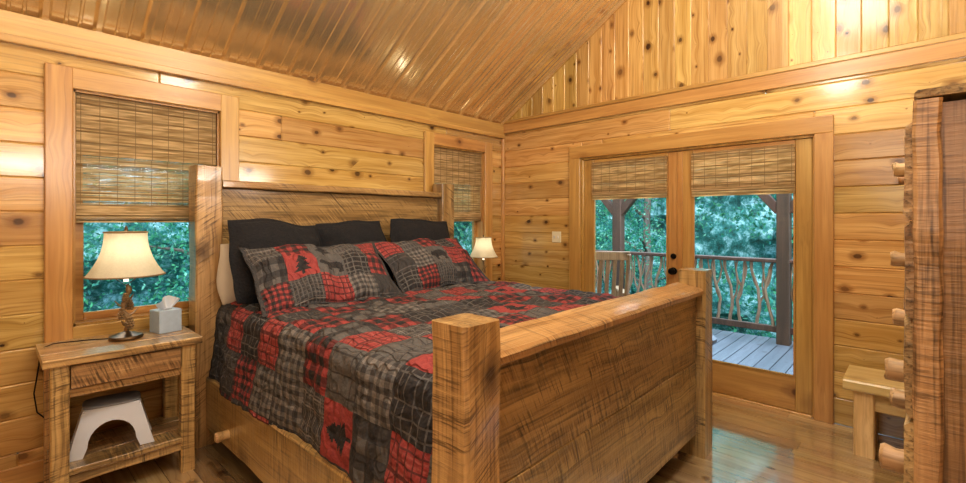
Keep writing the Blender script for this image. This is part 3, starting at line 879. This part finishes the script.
for v in range(4):
    random.seed(40+v); bm=bmesh.new()
    pts=[];n=9
    for i in range(n+1):
        t=i/n; pts.append(Vector((random.uniform(-.012,.012),.045*math.sin(t*5+v*1.7)+random.uniform(-.01,.01),t*.80)))
    tube(bm,pts,[.021-.005*i/n for i in range(n+1)],7,.004)
    for q,sg in ((3,1),(5,-1)):
        b=pts[q]; tube(bm,[b,b+Vector((.0,sg*.045,.10)),b+Vector((.01,sg*.065,.22)),Vector((0,sg*.05+ b.y*.5,.80))],[.014,.012,.011,.009],6,.003)
    bvars.append(mesh_from_bm(bm,'baluster',True))
random.seed(11)
for a,b in zip(posts[:-1],posts[1:]):
    e=thing('deck_railing','rustic railing with crooked laurel branch balusters','railing',(RXx,(a+b)/2,0),group='deck railing sections')
    h=(b-a)/2-.07
    bm=bmesh.new(); beam(bm,(0,-h,.95),(0,h,.95),.13,.045,.006,.003,10); part(e,'top_rail',mesh_from_bm(bm,'tr'),darkwood)
    bm=bmesh.new(); beam(bm,(0,-h,.11),(0,h,.11),.05,.08,.006,.003,10); part(e,'bottom_rail',mesh_from_bm(bm,'br2'),darkwood)
    nb=13
    for i in range(nb):
        o=part(e,'baluster',bvars[random.randrange(4)],branch_m,loc=(0,-h+(i+.5)*2*h/nb,.14))
        o.rotation_euler=(0,0,random.choice((0,math.pi)))

rc=thing('rocking_chair','weathered wooden rocking chair on the deck by the railing','rocking chair',(1.05,-.66,-.06),R(128))
def rp(nm,fn,label=None):
    bm=bmesh.new(); fn(bm); return part(rc,nm,mesh_from_bm(bm,nm,True),chair_m,label)
for sx in (-.27,.27):
    rp('rocker',lambda b:tube(b,[(sx,y_,.02+.22*(y_)**2) for y_ in [-.5+i*.1 for i in range(11)]],.022,8))
    rp('front_leg',lambda b:tube(b,[(sx,-.24,.03),(sx,-.24,.62)],.024,8))
    rp('back_leg',lambda b:tube(b,[(sx,.24,.03),(sx,.26,.42),(sx,.36,.80),(sx,.46,1.12)],.024,8))
    rp('armrest',lambda b:beam(b,(sx,-.32,.64),(sx,.32,.64),.09,.03,.006,.002,6))
rp('seat',lambda b:[beam(b,(-.26,-.25+.085*k,.42-.01*k),(.26,-.25+.085*k,.42-.01*k),.075,.022,.004,.001,4) for k in range(6)])
rp('backrest',lambda b:[beam(b,(-.2+.08*k,.27,.45),(-.2+.08*k,.45,1.10),.045,.016,.003,.001,4,up=Vector((0,1,0))) for k in range(6)]+[beam(b,(-.28,.445,1.10),(.28,.445,1.10),.03,.1,.006,.002,6)])
fs=thing('footstool','low rounded grey wooden footstool on the deck','footstool',(.95,-1.86,-.06),0)
bm=bmesh.new(); lathe(bm,[(.17,.24),(.19,.26),(.19,.29),(.16,.315),(.02,.32)],28); part(fs,'seat',mesh_from_bm(bm,'fss',True),deck_m)
for k in range(4):
    an=math.pi/4+k*math.pi/2
    bm=bmesh.new(); tube(bm,[(.15*math.cos(an),.15*math.sin(an),0),(.12*math.cos(an),.12*math.sin(an),.25)],.02,8); part(fs,'leg',mesh_from_bm(bm,'fsl',True),deck_m)

bm=bmesh.new(); n=30
V={}
for i in range(n+1):
    for j in range(n+1):
        x=-22+44*i/n;y=-20+44*j/n
        V[i,j]=bm.verts.new((x,y,-3.2+.5*noise.noise(Vector((x*.2,y*.2,0)))))
for i in range(n):
    for j in range(n): bm.faces.new((V[i,j],V[i+1,j],V[i+1,j+1],V[i,j+1]))
thing('ground','shaded forest floor below the cabin','ground',mesh=mesh_from_bm(bm,'ground',True),mat=plain('forest_floor',(.05,.12,.07),.95,0,.5,2),kind='stuff')
bm=bmesh.new(); na,nz=90,30; V={}
for i in range(na+1):
    an=R(-75)+R(230)*i/na
    for j in range(nz+1):
        z=-4+13*j/nz; r=15+1.8*noise.noise(Vector((an*6,z*.5,0)))+.8*noise.noise(Vector((an*22,z*1.5,4)))
        V[i,j]=bm.verts.new((-1+r*math.cos(an),-1+r*math.sin(an),z))
for i in range(na):
    for j in range(nz): bm.faces.new((V[i,j],V[i+1,j],V[i+1,j+1],V[i,j+1]))
thing('forest_thicket','dense blue-green summer forest around the cabin','forest',mesh=mesh_from_bm(bm,'thicket',True),mat=forest_m,kind='stuff')
rng=np.random.default_rng(5)
def leaves(centers,size,name):
    n=len(centers)
    a=rng.normal(size=(n,3)); a/=np.linalg.norm(a,axis=1)[:,None]
    b=rng.normal(size=(n,3)); b-= (a*b).sum(1)[:,None]*a; b/=np.linalg.norm(b,axis=1)[:,None]
    s=size*rng.uniform(.6,1.4,size=(n,1))
    v=np.stack([centers-a*s,centers-b*s*.5,centers+a*s,centers+b*s*.5],1).reshape(-1,3)
    me=bpy.data.meshes.new(name); f=np.arange(4*n).reshape(-1,4)
    me.from_pydata(v.tolist(),[],f.tolist()); return me
N=80000
an=rng.uniform(R(-60),R(140),N); z=rng.uniform(-3.5,6,N); r=rng.uniform(10.5,13.0,N)
keep=np.array([noise.noise(Vector((an[i]*6,z[i]*.9,r[i]*.5)))>.0 for i in range(N)])
C=np.stack([-1+r*np.cos(an),-1+r*np.sin(an),z],1)[keep]
thing('forest_leaves','countless green leaves of the surrounding woods','leaves',mesh=leaves(C,.068,'leaves'),mat=leaf_m,kind='stuff')
bark=wood('bark','Z',(.20,.16,.14),(.12,.09,.08),(.04,.03,.025),rough=.9,kamt=.9)
tmesh=[]
for v in range(3):
    random.seed(90+v)
    bm=bmesh.new()
    pts=[Vector((.15*math.sin(i*.7+v),.15*math.cos(i*.5+v),i*.95)) for i in range(10)]
    tube(bm,pts,[.16-.014*i for i in range(10)],9,.01)
    blobs=[]
    for q in range(3,10):
        for k in range(2):
            a=random.uniform(0,6.28);lg=random.uniform(.7,1.5)
            p=pts[q];e2=p+Vector((lg*math.cos(a),lg*math.sin(a),.5))
            tube(bm,[p,(p+e2)/2+Vector((0,0,.12)),e2],[.05,.035,.015],6); blobs.append(e2)
    tm=mesh_from_bm(bm,'trunk',True)
    cs=[]
    for b in blobs:
        c=rng.normal(size=(650,3))*np.array([.42,.42,.28])+np.array(b); cs.append(c)
    tmesh.append((tm,leaves(np.concatenate(cs),.040,'canopy')))
random.seed(3)
tp=[(-4.8,6.2),(-1.0,6.4),(2.8,6.6),(6.0,5.0),(8.0,1.6),(7.4,-2.0),(8.2,-5.6),(4.6,9.0)]
for k,(x,y) in enumerate(tp):
    e=thing('tree','leafy deciduous tree beyond the deck','tree',(x,y,-3.3),random.uniform(0,6),group='trees around the cabin')
    tm,cm=tmesh[k%3]
    part(e,'trunk',tm,bark); part(e,'foliage',cm,leaf_m)

# ------------------------------------------------------------------ LIGHT
w=bpy.data.worlds.new('World'); scene.world=w; w.use_nodes=True
bg=w.node_tree.nodes['Background']; bg.inputs[0].default_value=(.64,.84,1,1); bg.inputs[1].default_value=4.0
def area(name,loc,rot,sx,sy,e,col):
    d=bpy.data.lights.new(name,'AREA'); d.shape='RECTANGLE'; d.size=sx; d.size_y=sy; d.energy=e; d.color=col
    o=bpy.data.objects.new(name,d); o.location=loc; o.rotation_euler=rot; link(o); return o
area('ridge_fill',(-3.0,-3.0,4.25),(0,0,0),3.4,.6,80,(1,.97,.92))  # added fill panel under the ridge, no fixture there
area('room_fill',(-5.6,-3.6,2.1),(R(70),0,R(-60)),1.8,1.6,18,(1,.97,.92))  # added soft fill from behind the view, not a room lamp
area('ceiling_fill',(-2.8,-3.95,2.1),(R(150),0,0),3.4,.35,112,(1,.96,.90))  # unseen panel added to brighten the ceiling and streak its ribs
pd=bpy.data.lights.new('point_fill','POINT'); pd.energy=30; pd.color=(1,.95,.86); pd.shadow_soft_size=.2  # added point fill for the ceiling
po=bpy.data.objects.new('point_fill',pd); po.location=(-2.6,-2.9,3.1); link(po)
area('porch_fill',(2.3,-2.1,3.4),(0,R(50),0),1.6,2.6,400,(.55,.79,1))  # added cool panel above the deck, stands in for sky light on the floor
sd=bpy.data.lights.new('sun','SUN'); sd.energy=2.8; sd.angle=R(10); sd.color=(1,.97,.9)
so=bpy.data.objects.new('sun',sd); so.rotation_euler=(R(40),0,R(-50)); link(so)

# ------------------------------------------------------------------ CAMERA
cd=bpy.data.cameras.new('Camera'); cd.sensor_width=36; cd.lens=464/966*36; cd.shift_y=-21.5/966
cd.clip_start=.02
co=bpy.data.objects.new('Camera',cd); co.location=(-4.125,-3.555,1.45)
co.rotation_euler=(math.pi/2,0,R(43.2-90)); link(co); scene.camera=co
